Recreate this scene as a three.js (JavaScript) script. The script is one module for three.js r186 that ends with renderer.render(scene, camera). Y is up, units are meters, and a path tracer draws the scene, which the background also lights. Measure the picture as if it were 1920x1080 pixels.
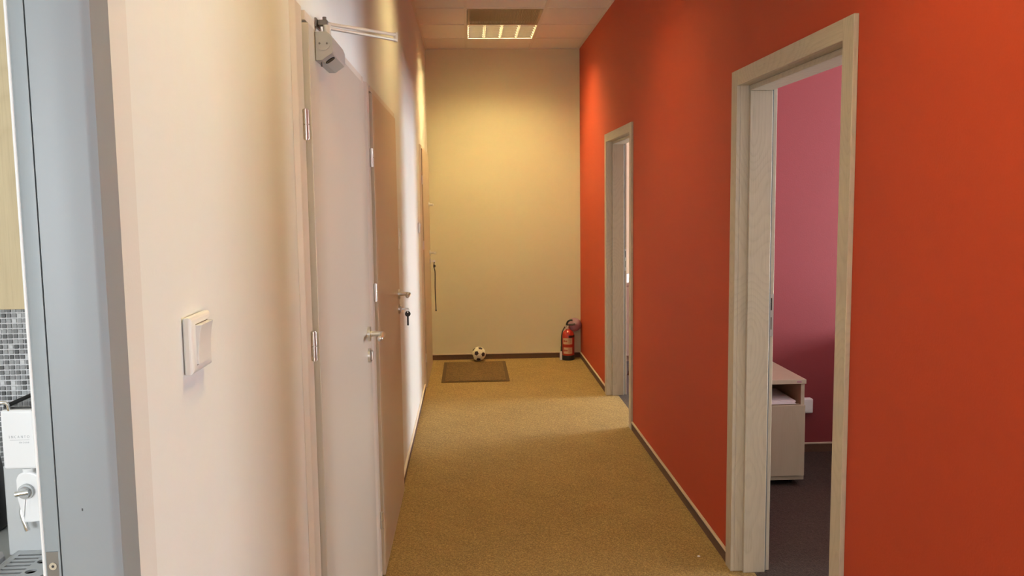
import * as THREE from 'three';
import { mergeGeometries, toCreasedNormals } from 'three/addons/utils/BufferGeometryUtils.js';
import { RoundedBoxGeometry } from 'three/addons/geometries/RoundedBoxGeometry.js';
import { TextGeometry } from 'three/addons/geometries/TextGeometry.js';
import { FontLoader } from 'three/addons/loaders/FontLoader.js';
import { RectAreaLightUniformsLib } from 'three/addons/lights/RectAreaLightUniformsLib.js';

// ------------------------------------------------------------------ camera, sky, daylight, exposure
const scene = new THREE.Scene();
const camera = new THREE.PerspectiveCamera(2 * Math.atan(540 / 1615.9) * 180 / Math.PI, 1920 / 1080, 0.05, 60);
camera.rotation.order = 'YXZ';
camera.position.set(0, 1.545, 0);
camera.rotation.set(-0.1017, -0.0483, -0.0124);

const renderer = new THREE.WebGLRenderer({ antialias: true });
renderer.toneMapping = THREE.LinearToneMapping;
renderer.toneMappingExposure = 1.07;
renderer.shadowMap.enabled = true;

RectAreaLightUniformsLib.init();
// overcast sky: air and cloud only, the same all around
{
  const w = 64, h = 32, d = new Float32Array(w * h * 4);
  for (let j = 0; j < h; j++) for (let i = 0; i < w; i++) {
    const up = (j + 0.5) / h * 2 - 1, k = (j * w + i) * 4, t = 0.82 + 0.18 * Math.max(0, up);
    d[k] = 0.93 * t; d[k + 1] = 0.97 * t; d[k + 2] = 1.0 * t; d[k + 3] = 1;
  }
  const sky = new THREE.DataTexture(d, w, h, THREE.RGBAFormat, THREE.FloatType);
  sky.mapping = THREE.EquirectangularReflectionMapping; sky.needsUpdate = true;
  scene.background = sky;
  scene.backgroundIntensity = 3;
}
// daylight through each window opening: [centre x, y, z, width, height, turn about y, radiance]
const DAY = new THREE.Color().setRGB(0.90, 0.965, 1.02);
const WIN = [
  [5.29, 1.15, -3.60, 1.4, 1.2, Math.PI / 2, 40],   // office beside the near doorway
  [5.29, 1.20, -7.10, 1.5, 1.3, Math.PI / 2, 41],   // office beside the far doorway
  [5.29, 1.50, -0.75, 1.4, 1.5, Math.PI / 2, 18],   // office beside the camera
  [-1.9, 1.50, 2.99, 1.9, 1.4, 0, 10.5],              // kitchen, behind the camera
  [0.35, 1.40, 2.99, 1.0, 1.6, 0, 5],              // glazed end of the corridor, behind the camera
];
for (const [x, y, z, w, h, turn, power] of WIN) {
  const l = new THREE.RectAreaLight(DAY, power, w, h);
  l.position.set(x, y, z); l.rotation.y = turn; l.name = 'window_daylight';
  scene.add(l);
}
const WARM = new THREE.Color().setRGB(1.0, 0.79, 0.35);     // tubes of the corridor luminaires
const LUM = [[-7.50, 142, 1], [-4.50, 88, 0.5], [-1.50, 47, 1], [1.50, 40, 1]];   // [z, radiance, share of the tubes that burn]

// ------------------------------------------------------------------ helpers
let seed = 7;
const rnd = () => { seed = (seed * 1664525 + 1013904223) >>> 0; return seed / 4294967296; };
const used = new Map();
function numbered(n) { const k = used.get(n) || 0; used.set(n, k + 1); return k ? `${n}_${String(k).padStart(3, '0')}` : n; }
const bases = new WeakMap();
function thing(name, label, category, base = [0, 0, 0], group) {
  const o = new THREE.Group(); o.name = numbered(name); o.position.set(...base); scene.add(o);
  bases.set(o, base); o.userData = { label, category }; if (group) o.userData.group = group;
  return o;
}
function structure(name, label) {
  const o = new THREE.Group(); o.name = numbered(name); scene.add(o); bases.set(o, [0, 0, 0]);
  o.userData = { kind: 'structure' }; if (label) { o.userData.label = label; }
  return o;
}
// geometry is written in world coordinates; a part is moved under its thing's base
function part(parent, name, geo, mat, label) {
  if (Array.isArray(geo)) geo = merge(geo);
  const b = bases.get(parent) || [0, 0, 0];
  const m = new THREE.Mesh(geo, mat); m.name = parent === scene ? numbered(name) : partName(parent, name);
  if (parent === scene) {                        // one-mesh thing: origin at its own place
    geo.computeBoundingBox(); const c = geo.boundingBox.getCenter(new THREE.Vector3()); c.y = geo.boundingBox.min.y;
    geo.translate(-c.x, -c.y, -c.z); m.position.copy(c);
    bases.set(m, [c.x, c.y, c.z]);
  } else { geo.translate(-b[0], -b[1], -b[2]); bases.set(m, b); }
  if (label) m.userData.label = label;
  m.castShadow = m.receiveShadow = true; parent.add(m);
  return m;
}
function partName(parent, n) { let k = parent.children.filter((c) => c.name.replace(/_\d{3}$/, '') === n).length; return k ? `${n}_${String(k).padStart(3, '0')}` : n; }
function struct(name, geo, mat) {
  if (Array.isArray(geo)) geo = merge(geo);
  const m = new THREE.Mesh(geo, mat); m.name = numbered(name); m.userData.kind = 'structure';
  m.castShadow = m.receiveShadow = true; scene.add(m); bases.set(m, [0, 0, 0]);
  return m;
}
function clean(g) {
  g = g.index ? g.toNonIndexed() : g;
  for (const k of Object.keys(g.attributes)) if (!['position', 'normal', 'uv'].includes(k)) g.deleteAttribute(k);
  if (!g.attributes.normal) g.computeVertexNormals();
  if (!g.attributes.uv) g.setAttribute('uv', new THREE.BufferAttribute(new Float32Array(g.attributes.position.count * 2), 2));
  return g;
}
function merge(list) { return list.length === 1 ? list[0] : mergeGeometries(list.map(clean)); }
// uv in metres from the dominant direction of each face; along = axis (0,1,2) that the grain follows -> v
function uvm(g, along = 1) {
  g = clean(g); const p = g.attributes.position, n = g.attributes.normal, uv = new Float32Array(p.count * 2);
  for (let i = 0; i < p.count; i += 3) {
    const a = [0, 0, 0];
    for (let k = 0; k < 3; k++) { a[0] += Math.abs(n.getX(i + k)); a[1] += Math.abs(n.getY(i + k)); a[2] += Math.abs(n.getZ(i + k)); }
    const ax = a[0] >= a[1] && a[0] >= a[2] ? 0 : a[1] >= a[2] ? 1 : 2;
    let vA = along, rest = [0, 1, 2].filter((t) => t !== ax);
    if (!rest.includes(vA)) vA = rest[1];
    const uA = rest.find((t) => t !== vA);
    for (let k = 0; k < 3; k++) {
      const q = [p.getX(i + k), p.getY(i + k), p.getZ(i + k)];
      uv[(i + k) * 2] = q[uA]; uv[(i + k) * 2 + 1] = q[vA];
    }
  }
  g.setAttribute('uv', new THREE.BufferAttribute(uv, 2));
  return g;
}
function box(x0, x1, y0, y1, z0, z1, along = 1) {
  const g = new THREE.BoxGeometry(Math.abs(x1 - x0), Math.abs(y1 - y0), Math.abs(z1 - z0));
  g.translate((x0 + x1) / 2, (y0 + y1) / 2, (z0 + z1) / 2);
  return uvm(g, along);
}
function rbox(x0, x1, y0, y1, z0, z1, r = 0.003, along = 1, seg = 2) {
  const w = Math.abs(x1 - x0), h = Math.abs(y1 - y0), d = Math.abs(z1 - z0);
  const g = new RoundedBoxGeometry(w, h, d, seg, Math.min(r, w / 2.01, h / 2.01, d / 2.01));
  g.translate((x0 + x1) / 2, (y0 + y1) / 2, (z0 + z1) / 2);
  return uvm(g, along);
}
// slab across x with openings: holes [z0, z1, y0, y1]
function slabX(x0, x1, z0, z1, y0, y1, holes = []) {
  const s = new THREE.Shape([[-z0, y0], [-z1, y0], [-z1, y1], [-z0, y1]].map((q) => new THREE.Vector2(...q)));
  for (const [a, b, c, d] of holes) s.holes.push(new THREE.Path([[-a, c], [-a, d], [-b, d], [-b, c]].map((q) => new THREE.Vector2(...q))));
  const g = new THREE.ExtrudeGeometry(s, { depth: Math.abs(x1 - x0), bevelEnabled: false });
  g.rotateY(Math.PI / 2); g.translate(Math.min(x0, x1), 0, 0);
  return uvm(g);
}
// slab across z with openings: holes [x0, x1, y0, y1]
function slabZ(z0, z1, x0, x1, y0, y1, holes = []) {
  const s = new THREE.Shape([[x0, y0], [x1, y0], [x1, y1], [x0, y1]].map((q) => new THREE.Vector2(...q)));
  for (const [a, b, c, d] of holes) s.holes.push(new THREE.Path([[a, c], [a, d], [b, d], [b, c]].map((q) => new THREE.Vector2(...q))));
  const g = new THREE.ExtrudeGeometry(s, { depth: Math.abs(z1 - z0), bevelEnabled: false });
  g.translate(0, 0, Math.min(z0, z1));
  return uvm(g);
}
// profile in plan [(x, z), ...] drawn upwards from y0 to y1
function upright(pts, y0, y1) {
  const s = new THREE.Shape(pts.map(([x, z]) => new THREE.Vector2(x, -z)));
  const g = new THREE.ExtrudeGeometry(s, { depth: y1 - y0, bevelEnabled: false });
  g.rotateX(-Math.PI / 2); g.translate(0, y0, 0);
  return uvm(g);
}
function cyl(r, a, b, seg = 20, r2 = r) {
  const A = new THREE.Vector3(...a), B = new THREE.Vector3(...b), d = B.clone().sub(A);
  const g = new THREE.CylinderGeometry(r2, r, d.length(), seg);
  g.applyQuaternion(new THREE.Quaternion().setFromUnitVectors(new THREE.Vector3(0, 1, 0), d.clone().normalize()));
  const m = A.add(B).multiplyScalar(0.5); g.translate(m.x, m.y, m.z);
  return clean(g);
}
function tube(pts, r, seg = 10, n = 32, closed = false) {
  const c = new THREE.CatmullRomCurve3(pts.map((p) => new THREE.Vector3(...p)), closed, 'centripetal');
  return clean(new THREE.TubeGeometry(c, n, r, seg, closed));
}
function lathe(pts, at, seg = 32) {
  const g = new THREE.LatheGeometry(pts.map((p) => new THREE.Vector2(...p)), seg); g.translate(...at);
  return clean(g);
}
function ball(r, at, sx = 1, sy = 1, sz = 1, seg = 24) { const g = new THREE.SphereGeometry(r, seg, seg / 2); g.scale(sx, sy, sz); g.translate(...at); return clean(g); }

// ------------------------------------------------------------------ textures
function hash(x, y, s) { let h = (x * 374761393 + y * 668265263 + s * 974634777) | 0; h = Math.imul(h ^ (h >>> 13), 1274126177); return ((h ^ (h >>> 16)) >>> 0) / 4294967296; }
function vnoise(x, y, px, py, s) {           // value noise, repeating after px, py cells
  const xi = Math.floor(x), yi = Math.floor(y), fx = x - xi, fy = y - yi, u = fx * fx * (3 - 2 * fx), v = fy * fy * (3 - 2 * fy);
  const m = (t, p) => ((t % p) + p) % p, a = m(xi, px), b = m(xi + 1, px), c = m(yi, py), d = m(yi + 1, py);
  return (hash(a, c, s) * (1 - u) + hash(b, c, s) * u) * (1 - v) + (hash(a, d, s) * (1 - u) + hash(b, d, s) * u) * v;
}
function tex(w, h, fn, sizeU, sizeV, srgb = true) {
  const d = new Uint8Array(w * h * 4);
  for (let j = 0; j < h; j++) for (let i = 0; i < w; i++) {
    const c = fn(i / w, j / h, i, j), k = (j * w + i) * 4;
    for (let q = 0; q < 3; q++) d[k + q] = Math.max(0, Math.min(255, Math.round(c[q] * 255)));
    d[k + 3] = 255;
  }
  const t = new THREE.DataTexture(d, w, h, THREE.RGBAFormat);
  t.wrapS = t.wrapT = THREE.RepeatWrapping; t.magFilter = THREE.LinearFilter; t.minFilter = THREE.LinearMipmapLinearFilter; t.generateMipmaps = true;
  t.repeat.set(1 / sizeU, 1 / sizeV); if (srgb) t.colorSpace = THREE.SRGBColorSpace; t.needsUpdate = true;
  return t;
}
const mixc = (a, b, t) => a.map((x, i) => x + (b[i] - x) * t);
const toS = (c) => c.map((x) => (x <= 0.0031308 ? 12.92 * x : 1.055 * Math.pow(x, 1 / 2.4) - 0.055));

// roller-painted plaster relief
const plasterBump = tex(512, 512, (u, v) => {
  const a = vnoise(u * 128, v * 128, 128, 128, 1) * 0.5 + vnoise(u * 256, v * 256, 256, 256, 2) * 0.3 + vnoise(u * 32, v * 32, 32, 32, 3) * 0.2;
  return [a, a, a];
}, 0.5, 0.5, false);
function paintMap(base, s, amount = 0.03) {       // base linear; slight unevenness of the paint
  return tex(256, 256, (u, v) => {
    const n = vnoise(u * 8, v * 8, 8, 8, s) * 0.6 + vnoise(u * 64, v * 64, 64, 64, s + 1) * 0.4 - 0.5;
    return toS(base.map((x) => x * (1 + amount * n)));
  }, 1.3, 1.3);
}
// looped-pile carpet: brown grey with lighter and darker flecks
const carpetFn = (base, s) => tex(1024, 1024, (u, v, i, j) => {
  const f = vnoise(u * 340, v * 340, 340, 340, s), g = vnoise(u * 170, v * 170, 170, 170, s + 1), c = vnoise(u * 9, v * 9, 9, 9, s + 2), d = hash(Math.floor(u * 420), Math.floor(v * 420), s + 3);
  let k = 0.55 + 0.62 * f * (0.6 + 0.8 * g) + 0.10 * (c - 0.5);
  if (d > 0.955) k += 0.45; else if (d < 0.06) k -= 0.25;
  const t = g;
  return toS([base[0] * k, base[1] * k * (0.97 + 0.06 * t), base[2] * k * (0.94 + 0.12 * t)]);
}, 1.15, 1.15);
const carpetBump = tex(1024, 1024, (u, v) => { const f = vnoise(u * 340, v * 340, 340, 340, 41) * 0.7 + vnoise(u * 170, v * 170, 170, 170, 42) * 0.3; return [f, f, f]; }, 1.15, 1.15, false);

// oak-look foil: nested growth-ring arches along v
function oak(light, dark, s, ring = 46, sizeU = 0.42, sizeV = 2.2) {
  return tex(512, 2048, (u, v) => {
    const lobe = 0.012 + 0.11 * Math.pow(vnoise(v * 7, 0, 7, 1, s), 2) + vnoise(v * 22, 1, 22, 1, s + 1) * 0.012;
    const warp = vnoise(u * 6, v * 9, 6, 9, s + 2) * 0.010 + vnoise(u * 12, v * 40, 12, 40, s + 3) * 0.003;
    const cx = Math.sin(u * Math.PI * 3) * 0.045, r = Math.sqrt(cx * cx + lobe * lobe) + warp;
    const ph = (r * ring * 2.6) % 1, line = ph < 0.8 ? Math.pow(ph / 0.8, 3) : 1 - (ph - 0.8) / 0.2;
    const pores = Math.pow(vnoise(u * 300, v * 40, 300, 40, s + 4), 3), fine = vnoise(u * 420, v * 70, 420, 70, s + 5), broad = vnoise(u * 9, v * 3, 9, 3, s + 6);
    const t = 0.24 * line + 0.30 * pores + 0.20 * fine + 0.26 * broad - 0.10;
    return toS(mixc(light, dark, Math.max(0, Math.min(1, t))));
  }, sizeU, sizeV);
}

// ------------------------------------------------------------------ materials
const std = (o) => new THREE.MeshStandardMaterial(o), phys = (o) => new THREE.MeshPhysicalMaterial(o);
const lin = (r, g, b) => new THREE.Color().setRGB(r, g, b);
const M = {
  cream: std({ map: paintMap([0.755, 0.760, 0.735], 11, 0.02), roughness: 0.85, bumpMap: plasterBump, bumpScale: 0.00018 }),
  creamDarker: std({ map: paintMap([0.70, 0.68, 0.645], 12, 0.02), roughness: 0.85, bumpMap: plasterBump, bumpScale: 0.00018 }),
  sand: std({ map: paintMap([0.70, 0.645, 0.455], 13, 0.02), roughness: 0.85, bumpMap: plasterBump, bumpScale: 0.00018 }),
  red: std({ map: paintMap([0.44, 0.044, 0.0105], 14, 0.03), roughness: 0.7, bumpMap: plasterBump, bumpScale: 0.00025 }),
  crimson: std({ map: paintMap([0.24, 0.034, 0.040], 15, 0.03), roughness: 0.7, bumpMap: plasterBump, bumpScale: 0.00025 }),
  white: std({ color: lin(0.78, 0.78, 0.77), roughness: 0.8 }),
  carpet: std({ map: carpetFn([0.36, 0.237, 0.088], 21), roughness: 1, bumpMap: carpetBump, bumpScale: 0.003 }),
  carpetEdge: std({ color: lin(0.13, 0.07, 0.045), roughness: 1, bumpMap: carpetBump, bumpScale: 0.002 }),
  carpetShaded: std({ map: carpetFn([0.060, 0.039, 0.031], 23), roughness: 1, bumpMap: carpetBump, bumpScale: 0.003 }),  // same carpet as the corridor, with the office dimness put into its colour
  stripLight: std({ color: lin(0.62, 0.50, 0.38), roughness: 0.6 }),
  stripCream: std({ color: lin(0.72, 0.64, 0.55), roughness: 0.6 }),
  tile: std({ map: paintMap([0.80, 0.77, 0.72], 16, 0.03), roughness: 0.95, bumpMap: plasterBump, bumpScale: 0.0008 }),
  grid: std({ color: lin(0.74, 0.70, 0.64), roughness: 0.5 }),
  vent: std({ color: lin(0.48, 0.40, 0.26), roughness: 0.6 }),
  lamella: std({ color: lin(0.90, 0.88, 0.84), roughness: 0.26, metalness: 1 }),
  housing: std({ color: lin(0.8, 0.78, 0.74), roughness: 0.5 }),
  tubeGlow: std({ color: lin(0.9, 0.9, 0.9), emissive: lin(1, 0.79, 0.37), emissiveIntensity: 30, roughness: 0.4 }),
  tubeOff: std({ color: lin(0.8, 0.8, 0.78), roughness: 0.4 }),
  lamellaSide: std({ color: lin(0.90, 0.88, 0.84), roughness: 0.62, metalness: 1 }),
  doorPaint: std({ color: lin(0.52, 0.475, 0.415), roughness: 0.38 }),
  doorPaintWarm: std({ color: lin(0.58, 0.48, 0.36), roughness: 0.4 }),
  framePaint: std({ color: lin(0.66, 0.60, 0.53), roughness: 0.45 }),
  steelGrey: std({ color: lin(0.27, 0.30, 0.31), roughness: 0.38 }),
  seal: std({ color: lin(0.11, 0.118, 0.12), roughness: 0.8 }),
  nickel: std({ color: lin(0.72, 0.69, 0.63), roughness: 0.28, metalness: 1 }),
  chrome: std({ color: lin(0.85, 0.86, 0.87), roughness: 0.1, metalness: 1 }),
  plate: std({ color: lin(0.20, 0.185, 0.165), roughness: 0.42, metalness: 0.9 }),
  dark: std({ color: lin(0.012, 0.012, 0.013), roughness: 0.5 }),
  closer: std({ color: lin(0.42, 0.42, 0.42), roughness: 0.4, metalness: 0.25 }),
  rod: std({ color: lin(0.72, 0.70, 0.66), roughness: 0.3, metalness: 0.4 }),
  switchW: phys({ color: lin(0.84, 0.84, 0.80), roughness: 0.3, clearcoat: 0.3, clearcoatRoughness: 0.2 }),
  oakV: std({ map: oak([0.545, 0.475, 0.375], [0.37, 0.31, 0.235], 31), roughness: 0.55 }),
  birch: std({ map: oak([0.45, 0.41, 0.30], [0.39, 0.34, 0.235], 51, 14), roughness: 0.5 }),
  kitchenOak: std({ map: oak([0.60, 0.48, 0.28], [0.44, 0.33, 0.18], 61, 20), roughness: 0.5 }),
  paper: std({ color: lin(0.82, 0.82, 0.86), roughness: 0.9 }),
  plasticW: std({ color: lin(0.80, 0.80, 0.78), roughness: 0.4 }),
  blackPlastic: std({ color: lin(0.02, 0.02, 0.022), roughness: 0.45 }),
  redEnamel: phys({ color: lin(0.50, 0.03, 0.018), roughness: 0.28, clearcoat: 0.6, clearcoatRoughness: 0.15 }),
  mauve: std({ color: lin(0.36, 0.20, 0.26), roughness: 0.7 }),
  ballWhite: std({ color: lin(0.80, 0.76, 0.62), roughness: 0.5 }),
  ballBlack: std({ color: lin(0.03, 0.015, 0.02), roughness: 0.5 }),
  machineW: phys({ color: lin(0.86, 0.87, 0.88), roughness: 0.25, clearcoat: 0.4 }),
  machineGrey: std({ color: lin(0.50, 0.52, 0.53), roughness: 0.4, metalness: 0.3 }),
  glossBlack: phys({ color: lin(0.02, 0.022, 0.024), roughness: 0.08, clearcoat: 1, clearcoatRoughness: 0.03 }),
  counter: std({ color: lin(0.50, 0.52, 0.50), roughness: 0.4 }),
  grout: std({ color: lin(0.82, 0.82, 0.82), roughness: 0.9 }),
  lettering: std({ color: lin(0.38, 0.40, 0.42), roughness: 0.5 }),
  glass: phys({ color: lin(1, 1, 1), transmission: 1, thickness: 0, roughness: 0, ior: 1.5 }),
  steel: std({ color: lin(0.62, 0.64, 0.65), roughness: 0.3, metalness: 1 }),
  deskWood: std({ map: oak([0.36, 0.285, 0.22], [0.28, 0.21, 0.16], 71, 14), roughness: 0.5 }),
};
M.oakH = M.oakV;

// ------------------------------------------------------------------ the building
const H = 2.965, XL = -0.39, XR = 1.072, ZB = -8.33, SLAB = 3.12;
const OX0 = -3.3, OX1 = 5.28, OZ1 = 2.98;
struct('floor', box(OX0, XR + 0.08, -0.12, 0, ZB - 0.12, OZ1, 2), M.carpet);
struct('floor_office', box(XR + 0.08, OX1, -0.12, 0, ZB - 0.12, OZ1, 2), M.carpetShaded);
// left wall with its four doors
const D1 = [-2.105, -3.18], D2 = [-3.45, -4.50], D3 = [-7.06, -8.12], LEAFTOP = 1.968;
const hole = ([a, b]) => [a + 0.012, b - 0.012, -0.001, LEAFTOP + 0.012];
struct('wall_left', slabX(-0.474, XL, OZ1, ZB, -0.001, SLAB, [[0.04, -0.945, -0.0005, 2.02], hole(D1), hole(D2), hole(D3)]), M.cream);
struct('wall_left_rear', box(-1.7, -1.6, 0, SLAB, -2.05, ZB), M.white);
// right wall with three open doorways
const A = { n: -2.434, f: -3.393 }, B = { n: -5.685, f: -6.655 }, C = { n: -0.42, f: -1.38 }, HEAD = 1.980;
struct('wall_right', slabX(XR, XR + 0.136, OZ1, ZB, -0.001, SLAB, [A, B, C].map((d) => [d.n + 0.03, d.f - 0.03, -0.0005, HEAD + 0.03])), M.red);
struct('wall_back', box(OX0, OX1, 0, SLAB, ZB - 0.12, ZB), M.sand);
struct('wall_front', slabZ(OZ1, OZ1 + 0.25, OX0, OX1, 0, SLAB, [[-2.85, -0.95, 0.8, 2.2], [-0.15, 0.85, 0.6, 2.2]]), M.cream);
struct('wall_outer', slabX(OX1, OX1 + 0.3, OZ1 + 0.25, ZB - 0.12, 0, SLAB, [[-2.9, -4.3, 0.55, 1.75], [-6.35, -7.85, 0.55, 1.85], [-0.05, -1.45, 0.75, 2.25]]), M.white);
struct('wall_kitchen_side', box(OX0 - 0.2, OX0, 0, SLAB, OZ1 + 0.25, ZB - 0.12), M.white);
const kitchenWall = struct('wall_kitchen', box(OX0, -0.474, 0, SLAB, -2.05, -1.956), M.grout);
struct('wall_partition', box(XR + 0.136, OX1, 0, SLAB, -5.125, -5.026), M.crimson);
struct('wall_partition_near', box(XR + 0.136, OX1, 0, SLAB, -1.95, -1.85), M.white);
struct('ceiling_slab', box(OX0 - 0.2, OX1 + 0.3, SLAB, SLAB + 0.15, ZB - 0.12, OZ1 + 0.25), M.white);
struct('ceiling_office', box(XR + 0.136, OX1, H, H + 0.05, ZB, OZ1), M.white);
struct('ceiling_kitchen', box(OX0, -0.474, H, H + 0.05, ZB, OZ1), M.white);
// window frames and panes out of sight (daylight comes through them)
WIN.forEach(([x, y, z, w, h, turn], i) => {
  const o = structure(`window_${i + 1}`);
  if (turn) {
    const X = x + 0.12, fr = [];
    for (const s of [-1, 1]) { fr.push(box(X, X + 0.06, y - h / 2, y + h / 2, z + s * (w / 2 - 0.03) - 0.03, z + s * (w / 2 - 0.03) + 0.03)); fr.push(box(X, X + 0.06, y + s * (h / 2 - 0.03) - 0.03, y + s * (h / 2 - 0.03) + 0.03, z - w / 2 + 0.06, z + w / 2 - 0.06)); }
    part(o, 'window_frame', fr, M.plasticW); part(o, 'pane', box(X + 0.028, X + 0.032, y - h / 2 + 0.06, y + h / 2 - 0.06, z - w / 2 + 0.06, z + w / 2 - 0.06), M.glass);
  } else {
    const Z = z + 0.12, fr = [];
    for (const s of [-1, 1]) { fr.push(box(x + s * (w / 2 - 0.03) - 0.03, x + s * (w / 2 - 0.03) + 0.03, y - h / 2, y + h / 2, Z, Z + 0.06)); fr.push(box(x - w / 2 + 0.06, x + w / 2 - 0.06, y + s * (h / 2 - 0.03) - 0.03, y + s * (h / 2 - 0.03) + 0.03, Z, Z + 0.06)); }
    part(o, 'window_frame', fr, M.plasticW); part(o, 'pane', box(x - w / 2 + 0.06, x + w / 2 - 0.06, y - h / 2 + 0.06, y + h / 2 - 0.06, Z + 0.028, Z + 0.032), M.glass);
  }
});

// ------------------------------------------------------------------ ceiling of loose panels on a T-bar grid
{
  const c = structure('ceiling');
  const xs = [XL, -0.004, 0.596, XR], zs = [ZB];
  for (let z = -7.8; z < OZ1 - 0.3; z += 0.6) zs.push(z);
  zs.push(OZ1);
  const bars = [];
  for (const x of xs.slice(1, 3)) bars.push(box(x - 0.012, x + 0.012, H, H + 0.03, zs[0], zs[zs.length - 1], 2));
  for (let k = 1; k < zs.length - 1; k++) for (let i = 0; i < 3; i++) bars.push(box(xs[i] + (i ? 0.0121 : 0), xs[i + 1] - (i < 2 ? 0.0121 : 0), H + 0.0006, H + 0.03, zs[k] - 0.012, zs[k] + 0.012, 0));
  bars.push(box(XL, XL + 0.02, H + 0.001, H + 0.004, ZB, OZ1, 2), box(XR - 0.02, XR, H + 0.001, H + 0.004, ZB, OZ1, 2), box(XL, XR, H + 0.0005, H + 0.0035, ZB, ZB + 0.02, 0));
  part(c, 'grid', bars, M.grid);
  for (let k = 0; k < zs.length - 1; k++) for (let i = 0; i < 3; i++) {
    const zc = (zs[k] + zs[k + 1]) / 2;
    if (i === 1 && LUM.some(([z]) => Math.abs(z - zc) < 0.1)) continue;
    if (i === 1 && Math.abs(zc + 6.9) < 0.1) continue;
    part(c, 'ceiling_tile', box(xs[i] + 0.006, xs[i + 1] - 0.006, H + 0.005, H + 0.022, zs[k] + 0.006, zs[k + 1] - 0.006), M.tile);
  }
}
// air grille between panels, next to the far luminaire
{
  const x0 = 0.012, x1 = 0.580, z0 = -7.185, z1 = -6.615, y = H - 0.002;
  const t = thing('air_grille', 'square slatted ventilation grille in the ceiling beside the lit luminaire', 'vent', [(x0 + x1) / 2, y, (z0 + z1) / 2]);
  part(t, 'frame', [box(x0, x1, y, y + 0.012, z0, z0 + 0.02, 0), box(x0, x1, y, y + 0.012, z1 - 0.02, z1, 0), box(x0, x0 + 0.02, y, y + 0.012, z0 + 0.02, z1 - 0.02, 2), box(x1 - 0.02, x1, y, y + 0.012, z0 + 0.02, z1 - 0.02, 2)], M.vent);
  const s = [];
  for (let x = x0 + 0.03; x < x1 - 0.022; x += 0.0125) s.push(box(x - 0.0032, x + 0.0032, y + 0.002, y + 0.014, z0 + 0.02, z1 - 0.02, 2));
  part(t, 'slats', s, M.vent).userData.kind = 'stuff';
  part(t, 'back_plate', box(x0, x1, y + 0.03, y + 0.034, z0, z1), M.vent);
}
// recessed louvre luminaires
LUM.forEach(([zc, power, share], n) => {
  const x0 = 0.010, x1 = 0.582, xc = (x0 + x1) / 2, z0 = zc - 0.286, z1 = zc + 0.286, y = H, yt = H + 0.056;
  const where = ['square recessed louvre luminaire, lit, next to the ceiling grille', 'square recessed louvre luminaire halfway along the corridor ceiling', 'square recessed louvre luminaire above the near orange wall doorway', 'square recessed louvre luminaire nearest the corridor end behind the viewer'][n];
  const t = thing('ceiling_luminaire', where, 'ceiling light', [xc, y, zc], 'louvre luminaires in the corridor ceiling');
  part(t, 'housing', [box(x0 - 0.008, x0, y, H + 0.11, z0 - 0.008, z1 + 0.008), box(x1, x1 + 0.008, y, H + 0.11, z0 - 0.008, z1 + 0.008), box(x0, x1, y, H + 0.11, z0 - 0.008, z0), box(x0, x1, y, H + 0.11, z1, z1 + 0.008), box(x0 - 0.008, x1 + 0.008, H + 0.11, H + 0.118, z0 - 0.008, z1 + 0.008)], M.housing);
  const wedge = (x, half, full = true) => {         // mirror wedge along z: wide above, an edge below
    const a = full ? [[x - half, yt], [x - half * 0.45, y + 0.02], [x - 0.003, y + 0.002], [x + 0.003, y + 0.002], [x + half * 0.45, y + 0.02], [x + half, yt]]
      : half > 0 ? [[x, yt], [x, y + 0.002], [x + 0.003, y + 0.002], [x + half * 0.45, y + 0.02], [x + half, yt]] : [[x, yt], [x + half, yt], [x + half * 0.45, y + 0.02], [x - 0.003, y + 0.002], [x, y + 0.002]];
    const s = new THREE.Shape(a.map((q) => new THREE.Vector2(...q)));
    const g = new THREE.ExtrudeGeometry(s, { depth: z1 - z0, bevelEnabled: false }); g.translate(0, 0, z0);
    return clean(g);
  };
  const p = (x1 - x0) / 4;
  for (let k = 0; k <= 4; k++) part(t, 'reflector', wedge(x0 + p * k, k === 4 ? -0.036 : 0.036, k > 0 && k < 4), M.lamellaSide);
  const cz = (z1 - z0) / 6, hb = 0.018;                // mirror blades across, thick above and sharp below
  for (let k = 0; k <= 6; k++) for (let c = 0; c < 4; c++) {
    const xa = x0 + p * c + 0.004, z = z0 + cz * k, lo = k ? hb : 0, hi = k < 6 ? hb : 0;
    const s = new THREE.Shape([[z - lo, yt - 0.001], [z - lo * 0.45, y + 0.022], [z - 0.0012 * (lo > 0), y + 0.004], [z + 0.0012 * (hi > 0) + 0.0002, y + 0.004], [z + hi * 0.45 + 0.0002, y + 0.022], [z + hi + 0.0002, yt - 0.001]].map(([q, v]) => new THREE.Vector2(-q, v)));
    const g = new THREE.ExtrudeGeometry(s, { depth: p - 0.008, bevelEnabled: false }); g.rotateY(Math.PI / 2); g.translate(xa, 0, 0);
    part(t, 'cross_blade', clean(g), M.lamella);
  }
  for (let k = 0; k < 4; k++) part(t, 'lamp_tube', cyl(0.008, [x0 + p * (k + 0.5), H + 0.070, z0 + 0.01], [x0 + p * (k + 0.5), H + 0.070, z1 - 0.01], 14), k < 4 * share ? M.tubeGlow : M.tubeOff);
  const l = new THREE.RectAreaLight(WARM, power, (x1 - x0) * share - 0.01, z1 - z0 - 0.01);
  l.position.set(x0 + (x1 - x0) * share / 2, H + 0.085, zc); l.rotation.x = -Math.PI / 2; l.name = 'luminaire_light'; scene.add(l);
});

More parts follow.
